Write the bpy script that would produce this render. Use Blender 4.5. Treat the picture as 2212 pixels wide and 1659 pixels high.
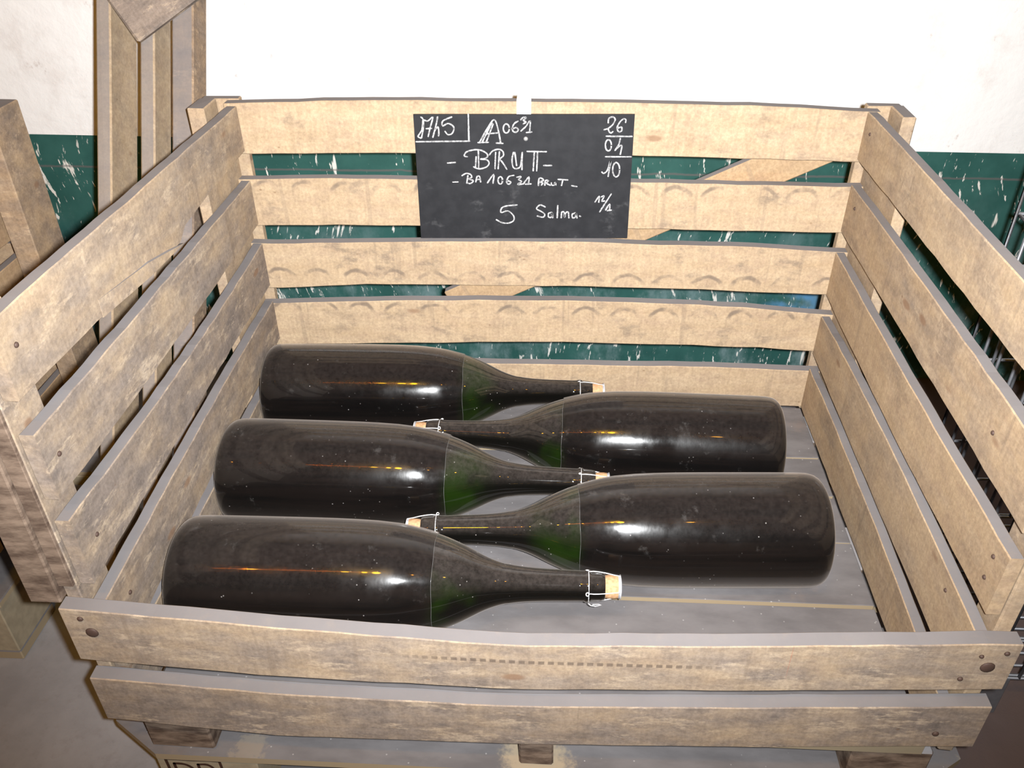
import bpy, bmesh, math, random
import numpy as np
from mathutils import Vector, Matrix
random.seed(7)
for o in list(bpy.data.objects): bpy.data.objects.remove(o, do_unlink=True)
S = bpy.context.scene
COL = S.collection

# ------------------------------------------------------------------ camera
CAM = Vector((0.57575, -0.71897, 1.08446))
cd = bpy.data.cameras.new('camera'); cam = bpy.data.objects.new('camera', cd); COL.objects.link(cam)
cd.sensor_width = 36.0; cd.lens = 1855.5 / 2212 * 36.0; cd.clip_start = 0.02
R_ = Vector((0.998475, 0.054770, -0.006971)); F_ = Vector((-0.049005, 0.820979, -0.568851)); U_ = Vector((-0.025433, 0.568325, 0.822411))
cam.matrix_world = Matrix(((R_.x, U_.x, -F_.x, CAM.x), (R_.y, U_.y, -F_.y, CAM.y), (R_.z, U_.z, -F_.z, CAM.z), (0, 0, 0, 1)))
S.camera = cam
# ------------------------------------------------------------------ view, world
S.view_settings.view_transform = 'Standard'; S.view_settings.look = 'None'
S.view_settings.exposure = 0.0; S.view_settings.gamma = 1.0; S.view_settings.use_curve_mapping = False
w = bpy.data.worlds.new('cellar_dark'); S.world = w; w.use_nodes = True
w.node_tree.nodes['Background'].inputs[0].default_value = (0.010, 0.0062, 0.0035, 1)
w.node_tree.nodes['Background'].inputs[1].default_value = 1.0

# ------------------------------------------------------------------ lights: the camera's flash, the cellar's bulbs and an added streak light
def light(name, kind, loc, power, color, radius):
    l = bpy.data.lights.new(name, kind); l.energy = power; l.color = color; l.shadow_soft_size = radius
    o = bpy.data.objects.new(name, l); COL.objects.link(o); o.location = loc
    return o
FL = CAM + R_ * 0.036 + U_ * 0.010
fl = light('camera_flash', 'SPOT', FL, 300, (0.965, 0.985, 1.0), 0.011)
fl.data.spot_size = math.radians(118); fl.data.spot_blend = 1.0
aim = (F_ + U_ * 0.34 + R_ * 0.0).normalized()
fl.rotation_euler = aim.to_track_quat('-Z', 'Y').to_euler()
WARM = (1.0, 0.40, 0.028)
for i, (x, y, z, p, r) in enumerate([(0.36, -1.0, 2.25, 26, 0.082), (0.15, -1.0, 2.25, 10, 0.05), (-0.06, -1.0, 2.25, 4, 0.036), (-0.62, -1.0, 2.25, 4, 0.028), (-1.15, -0.95, 2.25, 4, 0.028),
                                     (-1.75, -1.0, 2.25, 5, 0.035), (-2.6, -1.0, 2.25, 6, 0.04), (1.25, -1.0, 2.25, 3, 0.028), (2.1, -1.0, 2.25, 4, 0.03)]):
    light('cellar_bulb', 'POINT', (x, y, z), p, (1.0, 0.52, 0.012) if i < 3 else WARM, r)

streak = bpy.data.lights.new('added_streak_light', 'AREA'); streak.shape = 'RECTANGLE'; streak.size = 1.5; streak.size_y = 0.03; streak.energy = 3.2; streak.color = (1.0, 0.20, 0.008)  # added unseen strip light, there only to make orange streaks on the bottles
to = bpy.data.objects.new('added_streak_light', streak); COL.objects.link(to); to.location = (-0.62, -1.0, 2.26)

# ------------------------------------------------------------------ node helpers
class NT:
    def __init__(s, name):
        s.m = bpy.data.materials.new(name); s.m.use_nodes = True; s.t = s.m.node_tree; s.t.nodes.clear()
    def n(s, typ, **kw):
        nd = s.t.nodes.new(typ)
        for k, v in kw.items():
            if k == 'ins':
                for a, b in v.items():
                    if isinstance(b, bpy.types.NodeSocket): s.t.links.new(b, nd.inputs[a])
                    else: nd.inputs[a].default_value = b
            else: setattr(nd, k, v)
        return nd
    def math(s, op, a, b=0.0, c=None):
        i = {0: a, 1: b}
        if c is not None: i[2] = c
        return s.n('ShaderNodeMath', operation=op, ins=i).outputs[0]
    def map(s, v, lo, hi, a=0.0, b=1.0, smooth=True):
        return s.n('ShaderNodeMapRange', interpolation_type='SMOOTHSTEP' if smooth else 'LINEAR', ins={0: v, 1: lo, 2: hi, 3: a, 4: b}).outputs[0]
    def mix(s, f, a, b, bt='MIX'):
        nd = s.n('ShaderNodeMix', data_type='RGBA', blend_type=bt)
        for k, v in ((0, f), (6, a), (7, b)):
            if isinstance(v, bpy.types.NodeSocket): s.t.links.new(v, nd.inputs[k])
            else: nd.inputs[k].default_value = v if k == 0 else (v[0], v[1], v[2], 1)
        return nd.outputs[2]
    def noise(s, vec, scale, detail=4.0, rough=0.55, sc=(1, 1, 1)):
        if sc != (1, 1, 1): vec = s.n('ShaderNodeVectorMath', operation='MULTIPLY', ins={0: vec, 1: sc}).outputs[0]
        return s.n('ShaderNodeTexNoise', ins={'Vector': vec, 'Scale': scale, 'Detail': detail, 'Roughness': rough}).outputs[0]
    def voro(s, vec, scale, sc=(1, 1, 1)):
        if sc != (1, 1, 1): vec = s.n('ShaderNodeVectorMath', operation='MULTIPLY', ins={0: vec, 1: sc}).outputs[0]
        return s.n('ShaderNodeTexVoronoi', ins={'Vector': vec, 'Scale': scale}).outputs[0]
    def obj(s, rnd=True):
        c = s.n('ShaderNodeTexCoord').outputs['Object']
        if not rnd: return c
        r = s.n('ShaderNodeObjectInfo').outputs['Random']
        r = s.math('MULTIPLY', r, 37.0)
        return s.n('ShaderNodeVectorMath', operation='ADD', ins={0: c, 1: s.n('ShaderNodeCombineXYZ', ins={0: r, 1: s.math('MULTIPLY', r, 1.7), 2: s.math('MULTIPLY', r, 0.6)}).outputs[0]}).outputs[0]
    def sep(s, v): return s.n('ShaderNodeSeparateXYZ', ins={0: v}).outputs
    def out(s, sh):
        s.t.links.new(sh, s.n('ShaderNodeOutputMaterial').inputs[0]); return s.m
    def bsdf(s, col, rough=0.8, spec=0.3, metal=0.0, bump=None, bstr=0.3, bdist=0.002):
        nd = s.n('ShaderNodeBsdfPrincipled', ins={'Roughness': rough, 'Specular IOR Level': spec, 'Metallic': metal})
        if isinstance(col, bpy.types.NodeSocket): s.t.links.new(col, nd.inputs['Base Color'])
        else: nd.inputs['Base Color'].default_value = (*col, 1)
        if bump is not None:
            b = s.n('ShaderNodeBump', ins={'Strength': bstr, 'Distance': bdist, 'Height': bump})
            s.t.links.new(b.outputs[0], nd.inputs['Normal'])
        return nd.outputs[0]

# wood: per-object colour = (weathering, dirt, warmth, ring-stain height code)
def wood_mat(name, rings=False, dusty=True, dashes=False, dn=(0.74, 0.92)):
    t = NT(name); raw = t.n('ShaderNodeTexCoord').outputs['Object']; v = t.obj()
    oi = t.n('ShaderNodeObjectInfo'); cs = t.n('ShaderNodeSeparateColor', ins={0: oi.outputs['Color']}).outputs
    grain = t.noise(v, 1.0, 6, 0.7, (7, 34, 44))
    saw = t.noise(v, 1.0, 4, 0.7, (150, 13, 15))
    saw2 = t.noise(v, 1.0, 2, 0.5, (48, 1.5, 2.5))
    blot = t.noise(v, 1.0, 6, 0.65, (9, 14, 20))
    blot2 = t.noise(v, 1.0, 6, 0.7, (30, 36, 42))
    fine = t.noise(v, 190.0, 3, 0.75)
    fresh = t.mix(t.map(grain, 0.2, 0.8), (0.39, 0.288, 0.184), (0.465, 0.360, 0.245))
    fresh = t.mix(t.map(blot2, 0.42, 0.70, 0, 0.6), fresh, (0.335, 0.245, 0.175))
    fresh = t.mix(t.map(blot, 0.52, 0.72, 0, 0.6), fresh, (0.43, 0.315, 0.185))
    weath = t.mix(t.map(grain, 0.28, 0.74), (0.202, 0.168, 0.148), (0.290, 0.240, 0.204))
    weath = t.mix(t.map(blot2, 0.46, 0.66, 0, 0.8), weath, (0.155, 0.132, 0.121))
    patch = t.map(t.noise(v, 1.0, 6, 0.75, (14, 40, 46)), 0.53, 0.64, 0, 0.95)
    weath = t.mix(patch, weath, (0.43, 0.352, 0.272))
    wf = t.map(t.math('ADD', cs[0], t.math('MULTIPLY', t.math('SUBTRACT', blot, 0.5), 1.6)), 0.10, 0.95)
    c = t.mix(wf, fresh, weath)
    c = t.mix(t.math('MULTIPLY', cs[2], 0.8), c, t.mix(1.0, c, (0.86, 0.70, 0.52), 'MULTIPLY'))
    c = t.mix(0.28, c, t.mix(t.map(saw, 0.3, 0.7), (0.70, 0.68, 0.67), (1.14, 1.14, 1.14)), 'MULTIPLY')
    c = t.mix(0.75, c, t.mix(t.map(fine, 0.3, 0.7), (0.80, 0.79, 0.78), (1.12, 1.12, 1.12)), 'MULTIPLY')
    c = t.mix(t.map(saw2, 0.66, 0.70, 0, 0.30), c, (0.20, 0.15, 0.11))
    if dashes:
        X, Y, Z = t.sep(raw)[0:3]
        bow = t.math('ADD', -0.004, t.math('MULTIPLY', t.math('ABSOLUTE', X), 0.02))
        da = t.map(t.math('ABSOLUTE', t.math('SUBTRACT', Z, bow)), 0.0018, 0.0042, 1.0, 0.0)
        da = t.math('MULTIPLY', da, t.map(t.math('PINGPONG', t.math('ADD', X, 3.0), 0.0062), 0.0016, 0.003))
        da = t.math('MULTIPLY', da, t.math('MULTIPLY', t.map(X, -0.27, -0.18), t.map(X, 0.20, 0.08)))
        c = t.mix(t.math('MULTIPLY', da, 0.7), c, (0.10, 0.075, 0.06))
        rd = t.math('MULTIPLY', t.map(t.noise(v, 1.0, 1, 0.5, (160, 4, 5)), 0.74, 0.77), t.math('MULTIPLY', t.map(X, -0.36, -0.30), t.map(X, -0.12, -0.18)))
        c = t.mix(t.math('MULTIPLY', rd, 0.8), c, (0.42, 0.10, 0.05))
    dm = t.math('MULTIPLY', t.map(t.noise(v, 1.0, 6, 0.7, (16, 20, 26)), 0.53, 0.72), cs[1])
    c = t.mix(t.math('MULTIPLY', dm, 0.8), c, (0.125, 0.100, 0.085))
    kn = t.map(t.voro(v, 1.0, (5, 9, 12)), 0.045, 0.10, 0.75, 0.0)
    c = t.mix(kn, c, (0.22, 0.13, 0.08))
    sp = t.map(t.voro(v, 1.0, (26, 30, 40)), 0.05, 0.09, 0.55, 0.0)
    c = t.mix(t.math('MULTIPLY', sp, t.map(blot, 0.5, 0.6)), c, (0.16, 0.09, 0.05))
    if rings:
        x, y, z = t.sep(raw)[0:3]
        u = t.math('MULTIPLY', t.math('SUBTRACT', t.math('FRACT', t.math('DIVIDE', t.math('ADD', x, 5.0), 0.0765)), 0.5), 0.0765)
        z0 = t.math('MULTIPLY', t.math('SUBTRACT', oi.outputs['Alpha'], 0.5), 0.12)
        dz = t.math('SUBTRACT', z, z0)
        wob = t.math('MULTIPLY', t.math('SUBTRACT', t.noise(v, 30.0, 2), 0.5), 0.012)
        d = t.math('ADD', t.math('SQRT', t.math('ADD', t.math('MULTIPLY', u, u), t.math('MULTIPLY', dz, dz))), wob)
        ring = t.map(t.math('ABSOLUTE', t.math('SUBTRACT', d, 0.029)), 0.0015, 0.006, 1.0, 0.0)
        ring = t.math('MULTIPLY', ring, t.map(dz, 0.006, 0.02))
        ring = t.math('MULTIPLY', ring, t.map(t.noise(v, 1.0, 3, 0.6, (22, 10, 22)), 0.36, 0.62, 0.0, 0.75))
        c = t.mix(ring, c, (0.135, 0.105, 0.085))
    g = t.n('ShaderNodeNewGeometry'); nz = t.sep(g.outputs['Normal'])[2]
    dust = t.math('MULTIPLY', t.map(nz, dn[0], dn[1]), t.map(t.noise(v, 1.0, 5, 0.7, (30, 30, 30)), 0.2, 0.5, 0.82, 0.97))
    if dusty: c = t.mix(dust, c, t.mix(t.noise(v, 14.0, 5), (0.160, 0.150, 0.153), (0.215, 0.203, 0.206)))
    h = t.math('ADD', t.math('MULTIPLY', grain, 0.5), t.math('MULTIPLY', saw, 0.5))
    return t.out(t.bsdf(c, 0.85, 0.15, bump=h, bstr=0.22, bdist=0.0012))
WOOD = wood_mat('rough_sawn_wood'); WOODR = wood_mat('rough_sawn_wood_with_bottle_rings', True); WOODL = wood_mat('dusty_leaning_wood', dn=(0.35, 0.6)); WOODC = wood_mat('rough_sawn_wood_clean', False, False); WOODD = wood_mat('rough_sawn_wood_marked', False, True, True)

def dusty_floor_plank():
    t = NT('dusty_planks'); v = t.obj()
    n1 = t.noise(v, 1.0, 6, 0.6, (8, 20, 20)); n2 = t.noise(v, 9.0, 5, 0.65)
    c = t.mix(t.map(n1, 0.3, 0.7), (0.125, 0.116, 0.117), (0.18, 0.168, 0.169))
    c = t.mix(t.map(n2, 0.58, 0.75, 0, 0.5), c, (0.20, 0.16, 0.14))
    c = t.mix(t.map(t.noise(v, 3.1, 6, 0.7), 0.66, 0.73, 0, 0.8), c, (0.42, 0.33, 0.22))
    c = t.mix(t.map(t.voro(v, 60.0), 0.05, 0.10, 0.6, 0), c, (0.40, 0.385, 0.38))
    g = t.n('ShaderNodeNewGeometry'); nz = t.sep(g.outputs['Normal'])[2]
    for px, py, pr, pa in ((0.563, 0.0, 0.062, 0.9), (0.135, 0.005, 0.032, 0.35), (1.20, 0.02, 0.03, 0.5)):
        q = t.n('ShaderNodeVectorMath', operation='DISTANCE', ins={0: g.outputs['Position'], 1: (px, py, -0.098)}).outputs['Value']
        q = t.math('ADD', q, t.math('MULTIPLY', t.math('SUBTRACT', t.noise(g.outputs['Position'], 45.0, 5, 0.7), 0.5), 0.09))
        c = t.mix(t.map(q, pr * 0.55, pr, pa, 0.0), c, (0.36, 0.29, 0.20))
    c = t.mix(t.map(nz, 0.3, 0.7), (0.33, 0.26, 0.17), c)
    return t.out(t.bsdf(c, 0.9, 0.1, bump=n2, bstr=0.3))
PLANK = dusty_floor_plank()

def dark_block():
    t = NT('dark_weathered_wood'); v = t.obj()
    n = t.noise(v, 1.0, 6, 0.65, (18, 30, 60))
    c = t.mix(t.map(n, 0.3, 0.7), (0.075, 0.05, 0.038), (0.25, 0.185, 0.14))
    g = t.n('ShaderNodeNewGeometry'); nz = t.sep(g.outputs['Normal'])[2]
    c = t.mix(t.map(nz, 0.45, 0.8), c, (0.3, 0.28, 0.28))
    return t.out(t.bsdf(c, 0.9, 0.1, bump=n, bstr=0.4))
DARKW = dark_block()

def simple(name, col, rough=0.5, spec=0.5, metal=0.0):
    t = NT(name); v = t.obj()
    c = t.mix(t.map(t.noise(v, 60.0, 4), 0.3, 0.7), [k * 0.82 for k in col], col)
    return t.out(t.bsdf(c, rough, spec, metal))

def wall_white():
    t = NT('white_plaster'); v = t.obj(False)
    c = t.mix(t.map(t.noise(v, 7.0, 7, 0.7), 0.48, 0.70, 0, 0.6), (0.86, 0.85, 0.84), (0.70, 0.655, 0.63))
    c = t.mix(t.map(t.noise(v, 1.0, 5, 0.7, (26, 26, 15)), 0.63, 0.74, 0, 0.6), c, (0.50, 0.42, 0.38))
    b = t.noise(v, 26.0, 6, 0.6)
    return t.out(t.bsdf(c, 0.85, 0.1, bump=b, bstr=0.5, bdist=0.006))
def wall_green():
    t = NT('scratched_green_paint'); v = t.obj(False)
    n = t.noise(v, 12.0, 5, 0.6)
    c = t.mix(t.map(n, 0.3, 0.7), (0.022, 0.082, 0.072), (0.034, 0.112, 0.098))
    x, y, z = t.sep(v)[0:3]
    low = t.map(z, 0.33, -0.1)
    wv = t.n('ShaderNodeVectorMath', operation='ADD', ins={0: v, 1: t.n('ShaderNodeCombineXYZ', ins={0: t.math('MULTIPLY', t.math('SINE', t.math('MULTIPLY', z, 23.0)), 0.012)}).outputs[0]}).outputs[0]
    haze = t.map(t.noise(v, 1.0, 6, 0.7, (10, 1, 6)), 0.42, 0.7, 0.0, 0.7)
    c = t.mix(t.math('MULTIPLY', haze, low), c, (0.22, 0.30, 0.31))
    s1 = t.map(t.noise(wv, 1.0, 4, 0.65, (46, 1, 10)), 0.625, 0.675)
    s2 = t.map(t.noise(wv, 1.0, 3, 0.6, (95, 1, 26)), 0.64, 0.69)
    s3 = t.map(t.noise(wv, 1.0, 3, 0.6, (24, 1, 5)), 0.66, 0.69)
    sc = t.math('MAXIMUM', t.math('MAXIMUM', s1, s2), s3)
    keep = t.map(z, 0.42, 0.33, 0.35, 1.0)
    c = t.mix(t.math('MULTIPLY', sc, keep), c, (0.72, 0.70, 0.65))
    seam = t.map(t.math('ABSOLUTE', t.math('SUBTRACT', z, t.math('ADD', 0.315, t.math('MULTIPLY', t.math('SUBTRACT', n, 0.5), 0.012)))), 0.001, 0.004, 0.6, 0.0)
    c = t.mix(seam, c, (0.13, 0.11, 0.11))
    dx = t.math('SUBTRACT', x, 1.20); dz = t.math('ADD', z, 0.03)
    rr = t.math('SQRT', t.math('ADD', t.math('MULTIPLY', dx, dx), t.math('MULTIPLY', dz, dz)))
    blue = t.math('MULTIPLY', t.map(rr, 0.03, 0.10, 1.0, 0.0), t.map(t.noise(v, 14.0, 4), 0.35, 0.6))
    c = t.mix(blue, c, (0.10, 0.25, 0.42))
    return t.out(t.bsdf(c, 0.42, 0.35, bump=t.math('ADD', n, sc), bstr=0.25, bdist=0.002))
def concrete():
    t = NT('dusty_concrete'); v = t.obj(False)
    n = t.noise(v, 4.0, 7, 0.65); n2 = t.noise(v, 45.0, 5, 0.7)
    c = t.mix(t.map(n, 0.3, 0.7), (0.215, 0.212, 0.222), (0.295, 0.290, 0.302))
    c = t.mix(t.map(n2, 0.5, 0.7, 0, 0.35), c, (0.20, 0.185, 0.185))
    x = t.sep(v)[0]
    c = t.mix(t.map(t.math('ADD', x, t.math('MULTIPLY', n, 0.10)), 0.70, 0.80), c, (0.120, 0.088, 0.082))  # right-hand floor darkened to brown: missing flash light put into the colour
    c = t.mix(t.map(t.noise(v, 7.0, 5, 0.7), 0.70, 0.75, 0, 0.7), c, (0.5, 0.4, 0.32))
    return t.out(t.bsdf(c, 0.9, 0.15, bump=n2, bstr=0.3, bdist=0.003))

# ------------------------------------------------------------------ object helpers
WM = {}
def link(name, me, parent=None, loc=(0, 0, 0), rz=0.0, mat=None, color=None, rot=None):
    o = bpy.data.objects.new(name, me); COL.objects.link(o)
    m = Matrix.Translation(Vector(loc)) @ (rot.to_4x4() if rot is not None else Matrix.Rotation(rz, 4, 'Z'))
    if me is not None and mat is not None and not me.materials: me.materials.append(mat)
    if color is not None: o.color = color
    WM[o.name] = m
    if parent is not None:
        o.parent = parent; m = WM[parent.name].inverted() @ m
    o.location = m.to_translation(); o.rotation_euler = m.to_euler()
    return o
def thing(name, label, cat, loc, group=None, rz=0.0):
    o = link(name, None, None, loc, rz); o.empty_display_size = 0.05
    o['label'] = label; o['category'] = cat
    if group: o['group'] = group
    return o
def struct(o): o['kind'] = 'structure'; return o
def mesh(name, verts, faces, smooth=False):
    me = bpy.data.meshes.new(name); me.from_pydata([tuple(v) for v in verts], [], faces); me.update()
    if smooth: me.polygons.foreach_set('use_smooth', [True] * len(me.polygons))
    return me
def fix(me):
    bm = bmesh.new(); bm.from_mesh(me); bmesh.ops.recalc_face_normals(bm, faces=bm.faces); bm.to_mesh(me); bm.free(); return me

def board_mesh(name, top, bot, t0, t1, thick, n=18, ch=0.0014, jit=0.0009, flip=False, outer=1):
    """A board running along local X, height along local Z, thickness along local +Y (inner face at y=0)."""
    top = sorted(top); bot = sorted(bot)
    tt = np.linspace(t0, t1, n + 1)
    zt = np.interp(tt, [p[0] for p in top], [p[1] for p in top]); zb = np.interp(tt, [p[0] for p in bot], [p[1] for p in bot])
    tm = 0.5 * (t0 + t1); zm = float(np.mean(zt + zb) / 2)
    V = []; Fc = []
    sgn = -1 if flip else 1
    for i, t in enumerate(tt):
        a = float(zt[i]) + random.uniform(-jit, jit) - zm; b = float(zb[i]) + random.uniform(-jit, jit) - zm
        y0, y1 = random.uniform(-jit, jit) * .5, thick
        x = sgn * (float(t) - tm)
        V += [(x, y0 + ch, b), (x, y0, b + ch), (x, y0, a - ch), (x, y0 + ch, a), (x, y1 - ch, a), (x, y1, a - ch), (x, y1, b + ch), (x, y1 - ch, b)]
    for i in range(n):
        for k in range(8):
            k2 = (k + 1) % 8
            Fc.append((8 * i + k, 8 * i + k2, 8 * (i + 1) + k2, 8 * (i + 1) + k))
    Fc.append(tuple(range(8))); Fc.append(tuple(8 * n + k for k in range(8)))
    return fix(mesh(name, V, Fc)), tm, zm
def box_mesh(name, x0, x1, y0, y1, z0, z1, ch=0.002, jit=0.0):
    """Bevelled box, centred on its own origin; returns mesh and centre."""
    bm = bmesh.new(); bmesh.ops.create_cube(bm, size=1.0)
    c = Vector(((x0 + x1) / 2, (y0 + y1) / 2, (z0 + z1) / 2))
    for v in bm.verts:
        v.co = Vector((v.co.x * (x1 - x0) + random.uniform(-jit, jit), v.co.y * (y1 - y0) + random.uniform(-jit, jit), v.co.z * (z1 - z0) + random.uniform(-jit, jit)))
    if ch > 0: bmesh.ops.bevel(bm, geom=bm.edges[:], offset=ch, segments=1, affect='EDGES', profile=0.5)
    me = bpy.data.meshes.new(name); bm.to_mesh(me); bm.free()
    return me, c
def box(name, parent, x0, x1, y0, y1, z0, z1, mat, color=None, ch=0.002, jit=0.0, off=Vector((0, 0, 0))):
    me, c = box_mesh(name, x0, x1, y0, y1, z0, z1, ch, jit)
    return link(name, me, parent, c + off, 0, mat, color)
def lathe_mesh(name, prof, n=64, smooth=True, cap0=True, cap1=True):
    """profile (s, r) swept about local X."""
    V = []; Fc = []
    for s, r in prof:
        for k in range(n):
            a = 2 * math.pi * k / n; V.append((s, r * math.cos(a), r * math.sin(a)))
    for i in range(len(prof) - 1):
        for k in range(n):
            k2 = (k + 1) % n; Fc.append((i * n + k, i * n + k2, (i + 1) * n + k2, (i + 1) * n + k))
    if cap0: Fc.append(tuple(range(n)))
    if cap1: Fc.append(tuple((len(prof) - 1) * n + k for k in range(n)))
    return fix(mesh(name, V, Fc, smooth))
def tubes_mesh(name, paths, r, n=6, closed=()):
    V = []; Fc = []
    for pi, P in enumerate(paths):
        P = [Vector(p) for p in P]; cl = pi in closed; base = len(V); m = len(P)
        for i, p in enumerate(P):
            a = P[(i - 1) % m] if (i > 0 or cl) else P[0]; b = P[(i + 1) % m] if (i < m - 1 or cl) else P[-1]
            d = (b - a).normalized(); up = Vector((0, 0, 1)) if abs(d.z) < .9 else Vector((1, 0, 0))
            e1 = d.cross(up).normalized(); e2 = d.cross(e1)
            for k in range(n):
                an = 2 * math.pi * k / n; V.append(p + e1 * r * math.cos(an) + e2 * r * math.sin(an))
        for i in range(m if cl else m - 1):
            i2 = (i + 1) % m
            for k in range(n):
                k2 = (k + 1) % n; Fc.append((base + i * n + k, base + i * n + k2, base + i2 * n + k2, base + i2 * n + k))
        if not cl: Fc += [tuple(base + k for k in range(n)), tuple(base + (m - 1) * n + k for k in range(n))]
    return fix(mesh(name, V, Fc, True))
def ribbon(V, Fc, pts, wd, y, th=0.0004, plane='xz'):
    """flat stroke of width wd on the plane y, with round ends."""
    P = [Vector((p[0], p[1])) for p in pts]
    # smooth polyline (Catmull-Rom)
    Q = []
    for i in range(len(P) - 1):
        p0 = P[max(i - 1, 0)]; p1 = P[i]; p2 = P[i + 1]; p3 = P[min(i + 2, len(P) - 1)]
        for k in range(4):
            u = k / 4
            Q.append(0.5 * ((2 * p1) + (p2 - p0) * u + (2 * p0 - 5 * p1 + 4 * p2 - p3) * u * u + (3 * p1 - p0 - 3 * p2 + p3) * u ** 3))
    Q.append(P[-1])
    base = len(V); m = len(Q)
    d0 = (Q[1] - Q[0]).normalized(); d1 = (Q[-1] - Q[-2]).normalized()
    Q = [Q[0] - d0 * wd * .4] + Q + [Q[-1] + d1 * wd * .4]; m += 2
    for i, q in enumerate(Q):
        d = (Q[min(i + 1, m - 1)] - Q[max(i - 1, 0)]).normalized(); nn = Vector((-d.y, d.x))
        h = wd / 2 * (0.45 if i in (0, m - 1) else random.uniform(0.82, 1.12))
        for s_ in (1, -1):
            a = q + nn * h * s_; V.append((a.x, y, a.y))
    for i in range(m - 1):
        Fc.append((base + 2 * i, base + 2 * i + 1, base + 2 * i + 3, base + 2 * i + 2))

# ================================================================== setting
YW = 1.30; ZF = -0.26
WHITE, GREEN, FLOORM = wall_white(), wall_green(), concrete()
xs = [-3.6, -0.69, 1.42, 4.6]
def dz(x): return 0.396 + (0.379 - 0.396) * (x + 0.69) / 2.11
# one wall slab, white plaster above and green paint below a gently sloping line
V = []; Fc = []
for x in (-3.6, 4.6):
    for z in (ZF, dz(x), 2.6):
        V += [(x, YW, z), (x, YW + 0.2, z)]
Fc = [(0, 6, 8, 2), (2, 8, 10, 4), (1, 3, 9, 7), (3, 5, 11, 9), (4, 10, 11, 5), (0, 1, 7, 6), (0, 2, 3, 1), (2, 4, 5, 3), (6, 7, 9, 8), (8, 9, 11, 10)]
me = mesh('wall_back', V, Fc); me.materials.append(WHITE); me.materials.append(GREEN)
for i in (0, 2, 5, 6, 8): me.polygons[i].material_index = 1
struct(link('wall_back', fix(me)))
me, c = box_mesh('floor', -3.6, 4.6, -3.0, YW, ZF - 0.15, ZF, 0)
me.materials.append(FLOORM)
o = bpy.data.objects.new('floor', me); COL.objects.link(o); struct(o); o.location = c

# ================================================================== slatted crates
TH = 0.022
BACK = {
  'S1': ([(0.01, 0.631), (0.159, 0.637), (0.321, 0.639), (0.511, 0.638), (0.763, 0.638), (0.915, 0.635), (1.063, 0.629), (1.101, 0.627)],
         [(-0.003, 0.539), (0.146, 0.542), (0.308, 0.544), (0.708, 0.544), (0.815, 0.544), (0.925, 0.541), (1.105, 0.538)]),
  'S2': ([(0.003, 0.49), (0.14, 0.494), (0.304, 0.495), (0.709, 0.494), (0.821, 0.494), (0.93, 0.492), (1.103, 0.492)],
         [(-0.003, 0.397), (0.11, 0.4), (0.305, 0.403), (0.706, 0.404), (0.787, 0.403), (0.903, 0.402), (0.958, 0.402), (1.103, 0.402)]),
  'S3': ([(-0.001, 0.359), (0.068, 0.361), (0.195, 0.365), (0.304, 0.368), (0.438, 0.372), (0.616, 0.374), (0.79, 0.371), (0.963, 0.37), (1.1, 0.362)],
         [(-0.006, 0.261), (0.1, 0.267), (0.204, 0.274), (0.297, 0.276), (0.436, 0.277), (0.619, 0.279), (0.799, 0.278), (0.978, 0.274), (1.101, 0.271)]),
  'S4': ([(-0.005, 0.225), (0.095, 0.231), (0.295, 0.24), (0.435, 0.244), (0.62, 0.247), (0.803, 0.244), (0.94, 0.24), (1.098, 0.227)],
         [(-0.011, 0.126), (0.092, 0.131), (0.288, 0.138), (0.385, 0.143), (0.624, 0.149), (0.812, 0.149), (0.998, 0.146), (1.098, 0.14)]),
  'S5': ([(0.0, 0.092), (0.488, 0.092), (0.892, 0.097), (1.094, 0.093)],
         [(0.0, 0.003), (0.488, 0.003), (0.903, 0.005), (1.098, 0.002)]),
}
LEFT = {
  'L1': ([(-0.03, 0.6425), (0.073, 0.6404), (0.175, 0.6382), (0.277, 0.6361), (0.38, 0.6341), (0.483, 0.632), (0.585, 0.63), (0.688, 0.628), (0.79, 0.626)],
         [(-0.02, 0.547), (0.04, 0.543), (0.118, 0.54), (0.192, 0.5365), (0.304, 0.527), (0.38, 0.522), (0.459, 0.518), (0.466, 0.533), (0.612, 0.5405), (0.79, 0.544)]),
  'L2': ([(-0.03, 0.4978), (0.073, 0.4961), (0.175, 0.4945), (0.277, 0.493), (0.38, 0.4915), (0.483, 0.4902), (0.585, 0.489), (0.688, 0.4879), (0.79, 0.4869)],
         [(-0.03, 0.4024), (0.073, 0.4004), (0.175, 0.3988), (0.277, 0.3978), (0.38, 0.3973), (0.483, 0.3973), (0.585, 0.3978), (0.688, 0.3989), (0.79, 0.4004)]),
  'L3': ([(-0.03, 0.3712), (0.073, 0.364), (0.175, 0.3584), (0.277, 0.3545), (0.38, 0.3523), (0.483, 0.3518), (0.585, 0.353), (0.688, 0.3558), (0.79, 0.3603)],
         [(-0.03, 0.2594), (0.073, 0.2614), (0.175, 0.2632), (0.277, 0.2648), (0.38, 0.2661), (0.483, 0.2671), (0.585, 0.2679), (0.688, 0.2684), (0.79, 0.2686)]),
  'L4': ([(-0.03, 0.2184), (0.073, 0.223), (0.175, 0.2267), (0.277, 0.2296), (0.38, 0.2317), (0.483, 0.2328), (0.585, 0.2332), (0.688, 0.2326), (0.79, 0.2313)],
         [(-0.03, 0.1133), (0.073, 0.1181), (0.175, 0.1225), (0.277, 0.1267), (0.38, 0.1307), (0.483, 0.1343), (0.585, 0.1377), (0.688, 0.1409), (0.79, 0.1437)]),
  'L5': ([(-0.03, 0.103), (0.073, 0.1051), (0.175, 0.1065), (0.277, 0.1071), (0.38, 0.1069), (0.483, 0.106), (0.585, 0.1042), (0.688, 0.1017), (0.79, 0.0984)],
         [(0.0, 0.003), (0.786, 0.003)]),
}
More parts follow.
